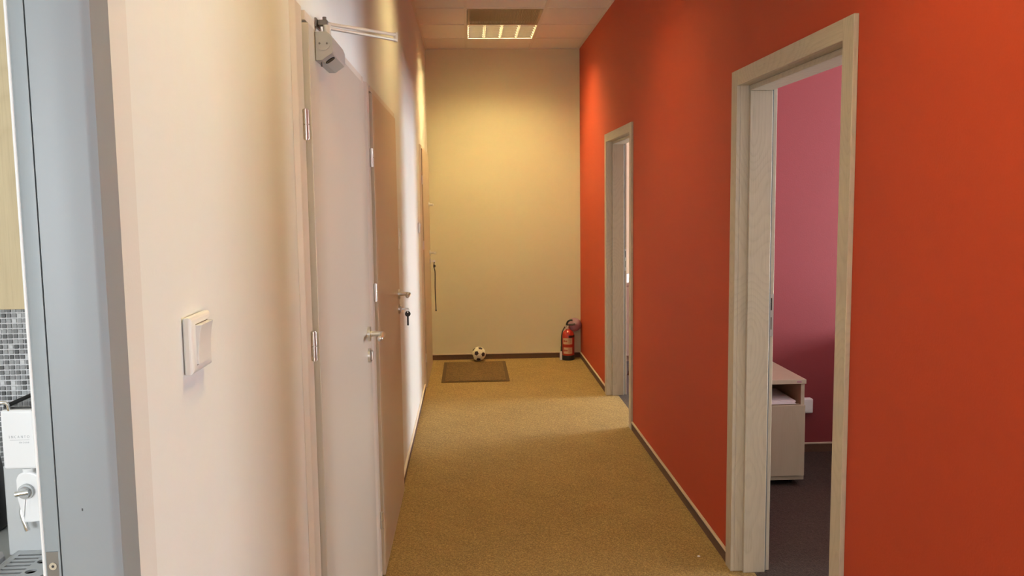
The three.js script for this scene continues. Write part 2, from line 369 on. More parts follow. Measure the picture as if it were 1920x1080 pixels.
// ------------------------------------------------------------------ skirting: carpet strip under a light cap
function skirtX(name, x, into, z0, z1, capMat) {      // along z on a wall at x, `into` = +1 / -1 into the room
  const s = structure(name);
  part(s, 'carpet_strip', box(x, x + into * 0.009, 0, 0.052, z0, z1, 2), M.carpetEdge);
  part(s, 'cap', rbox(x, x + into * 0.013, 0.048, 0.058, z0, z1, 0.003, 2), capMat);
}
function skirtZ(name, z, x0, x1, capMat) {
  const s = structure(name);
  part(s, 'carpet_strip', box(x0, x1, 0, 0.052, z, z + 0.009, 0), M.carpetEdge);
  part(s, 'cap', rbox(x0, x1, 0.048, 0.058, z, z + 0.013, 0.003, 0), capMat);
}
skirtX('baseboard_right', XR, -1, B.f - 0.075, ZB + 0.013, M.stripLight);
skirtX('baseboard_right', XR, -1, A.f - 0.075, B.n + 0.075, M.stripLight);
skirtX('baseboard_right', XR, -1, C.f - 0.075, A.n + 0.075, M.stripLight);
skirtZ('baseboard_back', ZB, XL, XR, M.stripLight);
skirtX('baseboard_left', XL, 1, D2[1] - 0.07, D3[0] + 0.07, M.stripCream);
skirtX('baseboard_left', XL, 1, D1[1] - 0.06, D2[0] + 0.075, M.stripCream);
skirtX('baseboard_left', XL, 1, -1.0, D1[0] + 0.13, M.stripCream);
skirtZ('baseboard_office', -5.026, XR + 0.136, OX1, M.stripLight);

// ------------------------------------------------------------------ closed doors in the left wall
function leverHandle(door, y, z, x) {
  const h = part(door, 'door_handle', [
    cyl(0.026, [x, y, z], [x + 0.010, y, z], 28), cyl(0.010, [x + 0.010, y, z], [x + 0.044, y, z], 16),
    tube([[x + 0.040, y, z], [x + 0.050, y, z + 0.002], [x + 0.055, y, z + 0.012], [x + 0.055, y, z + 0.035], [x + 0.055, y, z + 0.115]], 0.0095, 14, 40), ball(0.0095, [x + 0.055, y, z + 0.115], 1, 1, 0.6, 14)], M.nickel, 'brushed metal lever handle');
  part(door, 'keyhole_rosette', [cyl(0.025, [x, y - 0.078, z], [x + 0.009, y - 0.078, z], 28), rbox(x + 0.009, x + 0.016, y - 0.096, y - 0.061, z - 0.0085, z + 0.0085, 0.007)], M.nickel);
  return h;
}
function hinge(door, y, z, x = -0.374) {
  part(door, 'hinge', [cyl(0.0075, [x, y - 0.034, z], [x, y - 0.001, z], 14), cyl(0.0075, [x, y + 0.001, z], [x, y + 0.034, z], 14), cyl(0.005, [x, y - 0.036, z], [x, y + 0.036, z], 10)], M.nickel);
}
function closedDoor(n, [a, b], leafMat, hinges, zHandle, yHandle = 1.073) {
  const d = structure(`door_${n}`);
  // pressed steel frame: sloping return, flat face, recess toward the leaf
  const F = (o) => (o > 0 ? 1 : -1), jamb = (e, s) => upright([[-0.4735, e], [-0.415, e], [-0.415, e + s * 0.006], [-0.396, e + s * 0.006], [-0.396, e + s * 0.026], [-0.382, e + s * 0.030], [-0.380, e + s * 0.034], [-0.380, e + s * 0.100], [-0.381, e + s * 0.106], [XL + 0.0005, e + s * 0.128], [XL + 0.0005, e + s * 0.0125], [-0.4735, e + s * 0.0125]], 0, LEAFTOP + 0.028);
  const slim = (e, s) => upright([[-0.4735, e], [-0.402, e], [-0.402, e + s * 0.006], [-0.381, e + s * 0.010], [-0.379, e + s * 0.014], [-0.379, e + s * 0.046], [XL + 0.0005, e + s * 0.055], [XL + 0.0005, e + s * 0.0125], [-0.4735, e + s * 0.0125]], 0, LEAFTOP + 0.028);
  const head = box(-0.4735, -0.402, LEAFTOP + 0.004, LEAFTOP + 0.011, a, b, 2), headFace = box(XL + 0.0005, -0.379, LEAFTOP + 0.006, LEAFTOP + 0.028, a, b, 2);
  part(d, 'door_frame', [jamb(a + 0.0035, 1), slim(b - 0.0035, -1), head, headFace], M.framePaint);
  const leaf = part(d, 'door_leaf', [rbox(-0.4150, -0.371, 0.008, LEAFTOP, a, b, 0.0025)], leafMat);
  for (const y of hinges) hinge(d, y, a + 0.058);
  leverHandle(d, yHandle, zHandle, -0.371);
  return d;
}
const door1 = closedDoor(1, D1, M.doorPaint, [1.725, 1.205, 0.25], -3.085);
const door2 = closedDoor(2, D2, M.doorPaintWarm, [1.715, 1.19, 0.265], -4.42);
const door3 = closedDoor(3, D3, M.doorPaintWarm, [1.715, 1.19, 0.265], -7.93);
// upper lock of the far door
part(door3, 'upper_lock', [cyl(0.026, [-0.371, 1.512, -7.93], [-0.361, 1.512, -7.93], 24), cyl(0.012, [-0.361, 1.512, -7.93], [-0.335, 1.512, -7.93], 16), rbox(-0.335, -0.325, 1.502, 1.522, -7.955, -7.905, 0.004)], M.nickel, 'extra lock with a turning knob high on the door');
// corner guard strip between the two near doors
struct('trim_1', rbox(XL, XL + 0.006, 0.06, 1.37, -3.30, -3.275, 0.002), M.framePaint);
// thin strip of slightly darker, warmer tone beside the grey frame
struct('tone_strip_2', box(XL, XL + 0.0015, 0.06, 2.9, -1.034, -0.978), M.creamDarker);

// key hanging in the second door's lock, with a second key on its ring
{
  const y = 0.995, z = -4.42, x = -0.355;
  const k = thing('key_ring', 'dark key on a ring hanging from the lock of the second door', 'keys', [x, y - 0.08, z]);
  part(k, 'lock_key', [box(x, x + 0.020, y - 0.004, y + 0.004, z - 0.0012, z + 0.0012), rbox(x + 0.016, x + 0.034, y - 0.003, y + 0.004, z - 0.002, z + 0.002, 0.001)], M.nickel);
  part(k, 'ring', (() => { const g = new THREE.TorusGeometry(0.008, 0.0011, 8, 24); g.translate(x + 0.030, y - 0.006, z); return clean(g); })(), M.nickel);
  const q = new THREE.Shape(); q.absarc(0, -0.026, 0.0145, 0, Math.PI * 2); const hl = new THREE.Path(); hl.absarc(0, -0.017, 0.003, 0, Math.PI * 2); q.holes.push(hl);
  const bow = new THREE.ExtrudeGeometry(q, { depth: 0.003, bevelEnabled: false, curveSegments: 20 }); bow.translate(x + 0.030, y, z - 0.0015);
  part(k, 'hanging_key', [clean(bow), box(x + 0.0255, x + 0.0345, y - 0.086, y - 0.038, z - 0.0012, z + 0.0012)], M.blackPlastic);
}
// key with a long strap in the far door's lock
{
  const y = 0.995, z = -7.93, x = -0.355;
  const k = thing('key_strap', 'key with a long dark lanyard hanging from the lock of the farthest left door', 'keys', [x, 0.48, z]);
  part(k, 'lock_key', [box(x, x + 0.026, y - 0.004, y + 0.004, z - 0.0015, z + 0.0015), cyl(0.012, [x + 0.026, y, z - 0.002], [x + 0.026, y, z + 0.002], 16)], M.nickel);
  part(k, 'lanyard', [tube([[x + 0.026, y - 0.006, z], [x + 0.021, y - 0.05, z + 0.01], [x + 0.030, y - 0.09, z], [x + 0.029, y - 0.25, z + 0.004], [x + 0.033, y - 0.45, z]], 0.0045, 8, 40), ball(0.012, [x + 0.026, y - 0.045, z], 1, 1.2, 0.8, 12), ball(0.007, [x + 0.033, y - 0.455, z], 1, 1.4, 1, 10)], M.blackPlastic);
}
// overhead door closer on the first door
{
  const xa = -0.3705, z0 = -2.185, z1 = -2.40, y0 = 1.892, y1 = 1.962;
  const c = thing('door_closer', 'grey overhead door closer with a folded arm on top of the first white door', 'door closer', [xa, y0, (z0 + z1) / 2]);
  const s = new THREE.Shape([[0, y0], [0.016, y0], [0.0405, y0 + 0.017], [0.0425, y0 + 0.022], [0.0425, y1 - 0.020], [0.038, y1 - 0.008], [0.028, y1], [0, y1]].map(([p, q]) => new THREE.Vector2(p, q)));
  const g = new THREE.ExtrudeGeometry(s, { depth: Math.abs(z1 - z0) - 0.006, bevelEnabled: true, bevelThickness: 0.003, bevelSize: 0.0015, bevelOffset: -0.0015, bevelSegments: 2 });
  g.translate(xa, 0, z1 + 0.003);
  part(c, 'body', clean(g), M.closer);
  part(c, 'end_cap', [cyl(0.0165, [xa + 0.020, (y0 + y1) / 2 + 0.006, z0 - 0.001], [xa + 0.020, (y0 + y1) / 2 + 0.006, z0 + 0.002], 28)], M.closer);
  part(c, 'screw', [0.011, 0.029].map((q) => cyl(0.0025, [xa + q, (y0 + y1) / 2 + 0.006, z0 + 0.001], [xa + q, (y0 + y1) / 2 + 0.006, z0 + 0.0035], 10)), M.plate);
  part(c, 'adjuster_hole', [cyl(0.0130, [xa + 0.0275, y0 + 0.0095, z0 - 0.045], [xa + 0.0295, y0 + 0.0065, z0 - 0.045], 24)], M.dark);
  part(c, 'adjuster_pin', [cyl(0.0025, [xa + 0.010, y0 - 0.010, z0 - 0.03], [xa + 0.010, y0 + 0.002, z0 - 0.03], 10)], M.plate);
  const ez = -2.42, ex = -0.192, ey = 1.993;                       // elbow of the arm
  const spindle = [xa + 0.020, y1, -2.25];
  part(c, 'spindle', [cyl(0.010, [spindle[0], y1 - 0.002, spindle[2]], [spindle[0], ey - 0.004, spindle[2]], 18)], M.rod);
  const flat = (a, b, y, w, h) => { const dx = b[0] - a[0], dz = b[2] - a[2], L = Math.hypot(dx, dz); const r = new RoundedBoxGeometry(L, h, w, 2, Math.min(h, w) * 0.45); r.rotateY(Math.atan2(-dz, dx)); r.translate((a[0] + b[0]) / 2, y, (a[2] + b[2]) / 2); return clean(r); };
  part(c, 'main_arm', [flat([spindle[0] - 0.008, 0, spindle[2] + 0.005], [ex, 0, ez], ey - 0.010, 0.011, 0.007)], M.rod);
  part(c, 'link_arm', [flat([-0.362, 0, -2.262], [ex, 0, ez], ey + 0.004, 0.009, 0.009), cyl(0.0055, [ex, ey - 0.0145, ez], [ex, ey + 0.009, ez], 16)], M.rod);
  part(c, 'bracket', [rbox(-0.3788, -0.374, 1.984, 2.006, -2.30, -2.235, 0.001), rbox(-0.374, -0.350, 1.990, 2.004, -2.272, -2.252, 0.002), cyl(0.005, [-0.358, 1.986, -2.262], [-0.358, 2.012, -2.262], 12)], M.plate);
}

// ------------------------------------------------------------------ switches on the left wall
function lightSwitch(y, z, label, w = 0.104, h = 0.081) {   // one-gang rocker plate
  const x = XL, t = thing('light_switch', label, 'switch', [x, y, z]);
  const plate = (() => {
    const s = new THREE.Shape([[-w / 2, -h / 2], [w / 2, -h / 2], [w / 2, h / 2], [-w / 2, h / 2]].map((q) => new THREE.Vector2(...q)));
    const g = new THREE.ExtrudeGeometry(s, { depth: 0.0045, bevelEnabled: true, bevelThickness: 0.0045, bevelSize: 0.007, bevelOffset: -0.007, bevelSegments: 4 });
    g.rotateY(Math.PI / 2); g.translate(x + 0.0045, y, z); return clean(g);
  })();
  part(t, 'plate', plate, M.switchW);
  const wr = w * 0.62, hr = h * 0.70;
  const prof = new THREE.Shape(); prof.moveTo(0, -hr / 2); prof.lineTo(0, hr / 2); prof.lineTo(0.0095, hr / 2); prof.quadraticCurveTo(0.0025, 0, 0.0040, -hr / 2); prof.lineTo(0, -hr / 2);
  const r = new THREE.ExtrudeGeometry(prof, { depth: wr - 0.002, bevelEnabled: true, bevelThickness: 0.001, bevelSize: 0.001, bevelOffset: -0.001, bevelSegments: 2, curveSegments: 16 });
  r.translate(x + 0.0125, y, z - wr / 2 + 0.001);
  part(t, 'rocker', clean(r), M.switchW);
  for (const q of [y - hr / 2 - 0.0012, y + hr / 2]) part(t, 'gap', [box(x + 0.0130, x + 0.0136, q, q + 0.0012, z - wr / 2, z + wr / 2)], M.plate);
  return t;
}
lightSwitch(1.353, -1.214, 'large white rocker light switch on the pale wall beside the grey door frame', 0.088, 0.078);
lightSwitch(1.345, -4.70, 'white light switch plate just past the second left door', 0.09, 0.11);
lightSwitch(1.345, -6.60, 'small white wall switch beside the farthest left door', 0.08, 0.08);

// ------------------------------------------------------------------ open doorways in the orange wall: oak-look frames
function openDoorway(n, d, jut = 0.015) {
  const o = structure(`door_${n}`), xf = XR - jut, xi = XR + 0.147, top = HEAD, w = 0.071;
  // architraves on the corridor side and on the room side
  part(o, 'architrave', [rbox(xf, XR, 0, top + w - 0.0105, d.f - w, d.f, 0.002)], M.oakV);
  part(o, 'architrave', [rbox(xf, XR, 0, top + w - 0.0105, d.n, d.n + w, 0.002)], M.oakV);
  part(o, 'architrave', [rbox(xf + 0.0004, XR, top, top + w - 0.0105, d.f - 0.0004, d.n + 0.0004, 0.002, 2)], M.oakV);
  part(o, 'room_architrave', [rbox(XR + 0.136, xi, 0, top + w, d.f - w, d.f - 0.016, 0.002), rbox(XR + 0.136, xi, 0, top + w, d.n + 0.016, d.n + w, 0.002), rbox(XR + 0.136, xi, top + 0.016, top + w, d.f - 0.016, d.n + 0.016, 0.002, 2)], M.oakV);
  // linings, then the thicker stop that the leaf closes against
  part(o, 'lining', [rbox(XR, xi, 0, top + 0.022, d.f - 0.024, d.f, 0.002)], M.oakV);
  part(o, 'lining', [rbox(XR, xi, 0, top + 0.022, d.n, d.n + 0.024, 0.002)], M.oakV);
  part(o, 'head_lining', [rbox(XR, xi, top, top + 0.022, d.f, d.n, 0.002, 2)], M.oakV);
  const s0 = XR + 0.033, s1 = XR + 0.123;
  part(o, 'stop', [rbox(s0, s1, 0, top - 0.020, d.f, d.f + 0.020, 0.003)], M.oakV);
  part(o, 'stop', [rbox(s0, s1, 0, top - 0.020, d.n - 0.020, d.n, 0.003)], M.oakV);
  part(o, 'head_stop', [rbox(s0, s1, top - 0.020, top, d.f, d.n, 0.003, 2)], M.oakV);
  part(o, 'seal', [rbox(s1 + 0.0003, s1 + 0.007, 0, top - 0.006, d.f, d.f + 0.010, 0.002), rbox(s1 + 0.0003, s1 + 0.007, top - 0.010, top, d.f + 0.010, d.n, 0.002)], M.seal);
  const st = part(o, 'strike_plate', [box(s1 + 0.0075, xi - 0.001, 0.985, 1.155, d.f + 0.0003, d.f + 0.003)], M.steel);
  part(st, 'latch_opening', [box(s1 + 0.0115, xi - 0.008, 1.090, 1.140, d.f + 0.0031, d.f + 0.0035)], M.dark);
  part(st, 'bolt_opening', [box(s1 + 0.0115, xi - 0.008, 1.012, 1.062, d.f + 0.0031, d.f + 0.0035)], M.plate);
  // leaf folded back into the room, hinged on the near jamb
  const leaf = part(o, 'door_leaf', [rbox(xi + 0.004, xi + 0.93, 0.008, top - 0.012, d.n + 0.030, d.n + 0.070, 0.002)], M.oakV);
  part(leaf, 'door_handle', [cyl(0.026, [xi + 0.87, 1.05, d.n + 0.030], [xi + 0.87, 1.05, d.n + 0.021], 20), cyl(0.009, [xi + 0.87, 1.05, d.n + 0.021], [xi + 0.87, 1.05, d.n - 0.015], 12), cyl(0.009, [xi + 0.875, 1.05, d.n - 0.02], [xi + 0.76, 1.05, d.n - 0.02], 12)], M.nickel);
  return o;
}
openDoorway(4, A);
openDoorway(5, B);
openDoorway(6, C);

// ------------------------------------------------------------------ near office seen through the doorway
{
  // roll container: top, niche with paper, door
  const x0 = 1.32, x1 = 1.764, zf = -4.42, zb = -4.98, t = 0.020;
  const c = thing('office_cabinet', 'low pale birch office cabinet with an open niche above its door', 'cabinet', [(x0 + x1) / 2, 0, (zf + zb) / 2]);
  part(c, 'top_panel', [rbox(x0 - 0.006, x1 + 0.006, 0.556, 0.580, zb, zf + 0.008, 0.002, 2)], M.birch);
  part(c, 'side_panel', [rbox(x1 - t, x1, 0.056, 0.556, zb, zf, 0.001)], M.birch);
  part(c, 'side_panel', [rbox(x0, x0 + t, 0.056, 0.556, zb, zf, 0.001)], M.birch);
  part(c, 'back_panel', [rbox(x0 + t, x1 - t, 0.056, 0.556, zb, zb + 0.01, 0.001)], M.birch);
  part(c, 'bottom_panel', [rbox(x0 - 0.004, x1 + 0.003, 0.034, 0.056, zb, zf + 0.004, 0.001, 0)], M.birch);
  part(c, 'shelf', [rbox(x0 + t, x1 - t, 0.425, 0.445, zb + 0.01, zf - 0.012, 0.001, 0)], M.birch);
  part(c, 'cabinet_door', [rbox(x0 + t + 0.001, x1 - 0.0005, 0.060, 0.443, zf + 0.0005, zf + 0.018, 0.0015)], M.birch);
  part(c, 'edge_nick', [rbox(x1 - 0.045, x1 - 0.020, 0.564, 0.572, zf + 0.0075, zf + 0.0092, 0.0008)], M.mauve, 'small dark mark on the front edge of the top');
  for (const [x, z] of [[x0 + 0.05, zf - 0.06], [x1 - 0.05, zf - 0.06], [x0 + 0.05, zb + 0.06], [x1 - 0.05, zb + 0.06]]) part(c, 'castor', [cyl(0.017, [x - 0.009, 0.017, z], [x + 0.009, 0.017, z], 18)], M.blackPlastic);
  const p = thing('paper_stack', 'stack of white paper lying in the niche of the birch cabinet', 'paper', [1.62, 0.445, -4.60]);
  for (let k = 0; k < 5; k++) part(p, 'ream', [box(1.44 + 0.004 * (k % 2), 1.722 - 0.003 * ((k * 2) % 3), 0.4451 + k * 0.0042, 0.4451 + (k + 1) * 0.0042 - 0.0003, -4.72, -4.428 - 0.002 * (k % 2))], M.paper);
  // surface socket on the crimson wall
  const s = thing('wall_socket', 'white surface-mounted power socket on the crimson wall beside the birch cabinet', 'socket', [2.0, 0.25, -5.026]);
  part(s, 'housing', [rbox(1.955, 2.042, 0.248, 0.337, -5.0258, -4.978, 0.008, 1, 4)], M.plasticW);
  part(s, 'face', [cyl(0.030, [1.998, 0.2925, -4.9785], [1.998, 0.2925, -4.9755], 28)], M.plasticW);
  // desk near the window, outside the view; its top shades the lower wall
  const d = thing('office_desk', 'pale office desk standing by the window past the doorway', 'desk', [3.2, 0, -4.3]);
  part(d, 'desktop', [rbox(2.42, 4.10, 0.725, 0.75, -4.98, -3.35, 0.003, 0)], M.birch);
  part(d, 'side_panel', [rbox(2.45, 2.475, 0, 0.725, -4.96, -3.38, 0.002)], M.birch);
  part(d, 'side_panel', [rbox(4.04, 4.065, 0, 0.725, -4.96, -3.38, 0.002)], M.birch);
}
// far office: a low cabinet with a mug on it, just visible past the jamb
{
  const c = thing('low_sideboard', 'low wooden sideboard glimpsed through the far doorway', 'cabinet', [1.9, 0, -8.15]);
  part(c, 'carcass', [rbox(1.30, 2.6, 0.05, 0.73, -8.32, -8.02, 0.002)], M.deskWood);
  part(c, 'top_panel', [rbox(1.29, 2.61, 0.73, 0.752, -8.325, -8.0, 0.002, 0)], M.deskWood);
  part(c, 'plinth', [rbox(1.31, 2.59, 0, 0.05, -8.31, -8.05, 0.001)], M.deskWood);
  for (const x of [1.52, 1.95, 2.38]) { const d = part(c, 'cabinet_door', [rbox(x - 0.205, x + 0.205, 0.06, 0.72, -8.0199, -8.004, 0.002)], M.deskWood); part(d, 'handle', [cyl(0.006, [x - 0.17, 0.36, -7.99], [x - 0.17, 0.48, -7.99], 10), cyl(0.004, [x - 0.17, 0.37, -7.99], [x - 0.17, 0.37, -8.004], 8), cyl(0.004, [x - 0.17, 0.47, -7.99], [x - 0.17, 0.47, -8.004], 8)], M.nickel); }
  const m = thing('mug', 'small white mug on the sideboard in the far office', 'mug', [1.470, 0.752, -8.08]);
  part(m, 'cup', lathe([[0, 0], [0.026, 0], [0.031, 0.006], [0.033, 0.085], [0.030, 0.085], [0.028, 0.008], [0, 0.006]], [1.470, 0.752, -8.08], 24), M.plasticW);
  part(m, 'handle', (() => { const g = new THREE.TorusGeometry(0.022, 0.005, 8, 20, Math.PI); g.rotateZ(-Math.PI / 2); g.translate(1.502, 0.796, -8.08); return clean(g); })(), M.plasticW);
  const b = thing('dark_bowl', 'small dark bowl beside the white mug on the sideboard', 'bowl', [1.525, 0.752, -8.12]);
  part(b, 'bowl', lathe([[0, 0], [0.02, 0], [0.022, 0.006], [0.04, 0.045], [0.036, 0.045], [0.018, 0.01], [0, 0.008]], [1.525, 0.752, -8.12], 24), M.blackPlastic);
  const s = thing('door_stop', 'small dark floor door stop inside the far doorway', 'door stop', [1.385, 0, -7.42]);
  part(s, 'buffer', lathe([[0, 0], [0.018, 0], [0.018, 0.006], [0.013, 0.010], [0.013, 0.034], [0.008, 0.040], [0, 0.041]], [1.385, 0, -7.42], 20), M.ballBlack);
}

// ------------------------------------------------------------------ end of the corridor
// doormat
{
  const m = thing('doormat', 'brown rectangular doormat with a darker border lying before the back wall', 'doormat', [0.03, 0, -7.71]);
  const x0 = -0.263, x1 = 0.322, z0 = -8.165, z1 = -7.255, b = 0.030;
  const matTex = tex(512, 512, (u, v) => { const f = vnoise(u * 120, v * 120, 120, 120, 81), g = vnoise(u * 40, v * 30, 40, 30, 82), k = 0.55 + 0.7 * f * (0.6 + 0.7 * g); return toS([0.165 * k, 0.095 * k, 0.032 * k]); }, 0.6, 0.9);
  part(m, 'border', [box(x0, x1, 0.0005, 0.006, z0, z0 + b, 0), box(x0, x1, 0.0005, 0.006, z1 - b, z1, 0), box(x0, x0 + b, 0.0005, 0.006, z0 + b, z1 - b, 2), box(x1 - b, x1, 0.0005, 0.006, z0 + b, z1 - b, 2)], std({ color: lin(0.085, 0.045, 0.013), roughness: 0.9 }));
  part(m, 'pile', [box(x0 + b, x1 - b, 0.0005, 0.009, z0 + b, z1 - b, 2)], std({ map: matTex, roughness: 1, bumpMap: carpetBump, bumpScale: 0.004 }));
}
// football: twelve dark five-sided and twenty light six-sided panels
{
  const R = 0.068, at = [0.069, R + 0.001, -8.238];
  const f = thing('football', 'small white and black football resting against the back wall', 'ball', [at[0], 0.001, at[2]]);
  const ph = (1 + Math.sqrt(5)) / 2, V = [];
  for (const s of [-1, 1]) for (const t of [-1, 1]) V.push([0, s, t * ph], [s, t * ph, 0], [t * ph, 0, s]);
  const vs = V.map((v) => new THREE.Vector3(...v).normalize()), len = vs[0].distanceTo(vs.slice(1).reduce((a, b) => (vs[0].distanceTo(a) < vs[0].distanceTo(b) ? a : b)));
  const adj = vs.map((v) => vs.filter((w) => w !== v && v.distanceTo(w) < len * 1.05));
  const turn = new THREE.Euler(0.30, -0.25, 0.30);
  const panelGeo = (corners, shrink) => {                 // spherical polygon with a slight pillow
    const c = corners.reduce((a, b) => a.clone().add(b), new THREE.Vector3()).normalize();
    const n = 4, pos = [];
    const pt = (p, q) => { const e = c.clone().lerp(p, q); e.normalize(); return e.multiplyScalar(R * (1 - 0.03 * Math.pow(q, 6))); };
    for (let i = 0; i < corners.length; i++) {
      const a = c.clone().lerp(corners[i], shrink), b = c.clone().lerp(corners[(i + 1) % corners.length], shrink);
      for (let k = 0; k < n; k++) for (let s = 0; s < 3; s++) {
        const e0 = a.clone().lerp(b, s / 3), e1 = a.clone().lerp(b, (s + 1) / 3), q0 = k / n, q1 = (k + 1) / n;
        const A0 = pt(e0, q0), A1 = pt(e1, q0), B0 = pt(e0, q1), B1 = pt(e1, q1);
        pos.push(...A0.toArray(), ...B0.toArray(), ...B1.toArray()); if (k) pos.push(...A0.toArray(), ...B1.toArray(), ...A1.toArray());
      }
    }
    const g = new THREE.BufferGeometry(); g.setAttribute('position', new THREE.Float32BufferAttribute(pos, 3));
    g.applyMatrix4(new THREE.Matrix4().makeRotationFromEuler(turn)); g.computeVertexNormals();
    const P = g.attributes.position, N = g.attributes.normal; for (let i = 0; i < P.count; i++) { const v = new THREE.Vector3().fromBufferAttribute(P, i).normalize(); N.setXYZ(i, v.x, v.y, v.z); }
    g.translate(...at);
    return clean(g);
  };
  const order = (list, c) => { const u = list[0].clone().sub(c).projectOnPlane(c).normalize(), w = c.clone().cross(u); return list.slice().sort((a, b) => Math.atan2(a.clone().sub(c).dot(w), a.clone().sub(c).dot(u)) - Math.atan2(b.clone().sub(c).dot(w), b.clone().sub(c).dot(u))); };
  const third = (a, b) => a.clone().lerp(b, 1 / 3);
  vs.forEach((v, i) => part(f, 'dark_panel', panelGeo(order(adj[i].map((w) => third(v, w).normalize()), v), 0.97), M.ballBlack));
  for (let i = 0; i < 12; i++) for (let j = i + 1; j < 12; j++) for (let k = j + 1; k < 12; k++) {
    const t = [vs[i], vs[j], vs[k]]; if (!(adj[i].includes(vs[j]) && adj[j].includes(vs[k]) && adj[i].includes(vs[k]))) continue;
    const c = t[0].clone().add(t[1]).add(t[2]).normalize(), list = [];
    for (const a of t) for (const b of t) if (a !== b) list.push(third(a, b).normalize());
    part(f, 'light_panel', panelGeo(order(list, c), 0.985), M.ballWhite);
  }
  part(f, 'bladder', ball(R * 0.972, at, 1, 1, 1, 28), M.ballBlack);
}
// fire extinguisher
{
  const x = 0.934, z = -8.205, r = 0.060;
  const e = thing('fire_extinguisher', 'red fire extinguisher with pale labels standing in the back right corner', 'fire extinguisher', [x, 0, z]);
  part(e, 'cylinder', lathe([[0, 0.035], [r, 0.035], [r, 0.225], [r * 0.97, 0.248], [r * 0.86, 0.268], [r * 0.62, 0.285], [r * 0.33, 0.296], [0.018, 0.30], [0, 0.30]], [x, 0, z], 40), M.redEnamel);
  part(e, 'base_ring', lathe([[0, 0.001], [r * 0.93, 0.001], [r * 1.01, 0.008], [r * 1.02, 0.045], [r * 0.99, 0.05]], [x, 0, z], 40), M.blackPlastic);
  const band = (a, b, y0, y1, k = 1.004) => { const g = new THREE.CylinderGeometry(r * k, r * k, y1 - y0, 24, 1, true, a, b); g.translate(x, (y0 + y1) / 2, z); return clean(g); };
  const paperTex = tex(128, 128, (u, v) => {
    const line = (v * 9) % 1 > 0.55 && u > 0.52 && u < 0.52 + 0.38 * (0.6 + 0.4 * hash(Math.floor(v * 9), 1, 91)) && v > 0.12 && v < 0.9;
    const a = Math.hypot((u - 0.17) * 1.3, v - 0.5) < 0.16, b = Math.hypot((u - 0.39) * 1.3, v - 0.5) < 0.13;
    return toS(a || b ? [0.42, 0.10, 0.06] : line ? [0.42, 0.22, 0.13] : [0.60, 0.39, 0.25]);
  }, 1, 1);
  const pale = std({ map: paperTex, roughness: 0.5, side: THREE.DoubleSide }), darkBand = std({ color: lin(0.03, 0.012, 0.01), roughness: 0.5, side: THREE.DoubleSide });
  part(e, 'dark_label', band(-0.05, 1.5, 0.222, 0.243), darkBand);
  part(e, 'upper_label', band(-1.05, 1.65, 0.158, 0.218), pale, 'pale printed instruction label');
  part(e, 'lower_label', band(-0.95, 1.55, 0.066, 0.128), pale, 'pale printed data label');
  part(e, 'valve', [cyl(0.014, [x, 0.298, z], [x, 0.335, z], 18), cyl(0.010, [x - 0.002, 0.322, z], [x - 0.030, 0.322, z + 0.006], 14), cyl(0.011, [x - 0.012, 0.317, z + 0.008], [x - 0.012, 0.317, z + 0.022], 16)], M.nickel);
  part(e, 'carry_handle', [tube([[x - 0.012, 0.338, z], [x + 0.01, 0.342, z + 0.012], [x + 0.045, 0.345, z + 0.020], [x + 0.066, 0.350, z + 0.020]], 0.007, 10, 24)], M.blackPlastic);
  part(e, 'squeeze_lever', [tube([[x - 0.014, 0.342, z], [x - 0.004, 0.372, z + 0.012], [x + 0.020, 0.388, z + 0.022], [x + 0.040, 0.388, z + 0.022]], 0.009, 10, 24)], M.blackPlastic);
  part(e, 'hose', [tube([[x - 0.030, 0.322, z + 0.006], [x - 0.046, 0.300, z + 0.012], [x - 0.060, 0.265, z + 0.020], [x - 0.066, 0.20, z + 0.016], [x - 0.068, 0.12, z + 0.022]], 0.0055, 10, 40)], M.blackPlastic);
  part(e, 'nozzle', [cyl(0.0070, [x - 0.068, 0.135, z + 0.022], [x - 0.070, 0.06, z + 0.022], 14, 0.008)], M.blackPlastic);
  const card = part(e, 'inspection_tag', [rbox(x - 0.0855, x - 0.0625, 0.004, 0.088, z + 0.030, z + 0.0315, 0.0006)], M.paper, 'white paper tag hanging low at the left');
  card.rotation.z = 0; 
  const b = thing('mauve_ball', 'mauve ball wedged in the corner above the fire extinguisher', 'ball', [1.000, 0.262, -8.256]);
  const g = new THREE.SphereGeometry(0.068, 36, 24), P = g.attributes.position;
  for (let i = 0; i < P.count; i++) { const v = new THREE.Vector3().fromBufferAttribute(P, i), k = 1 + 0.02 * Math.sin(v.x * 60 + 1) * Math.sin(v.y * 50) ; v.multiplyScalar(k); P.setXYZ(i, v.x * 1.03, v.y * 0.95, v.z); }
  g.computeVertexNormals(); g.translate(1.001, 0.334, -8.259);
  part(b, 'skin', clean(g), M.mauve);
}
// scrap of paper on the carpet near the orange wall
{
  const g = new THREE.IcosahedronGeometry(0.006, 1); g.scale(1.2, 0.5, 0.8); g.translate(0.965, 0.004, -3.545);
  const m = part(scene, 'paper_scrap', clean(g), M.paper); m.userData = { label: 'tiny white scrap of paper on the carpet by the orange wall', category: 'litter' };
}

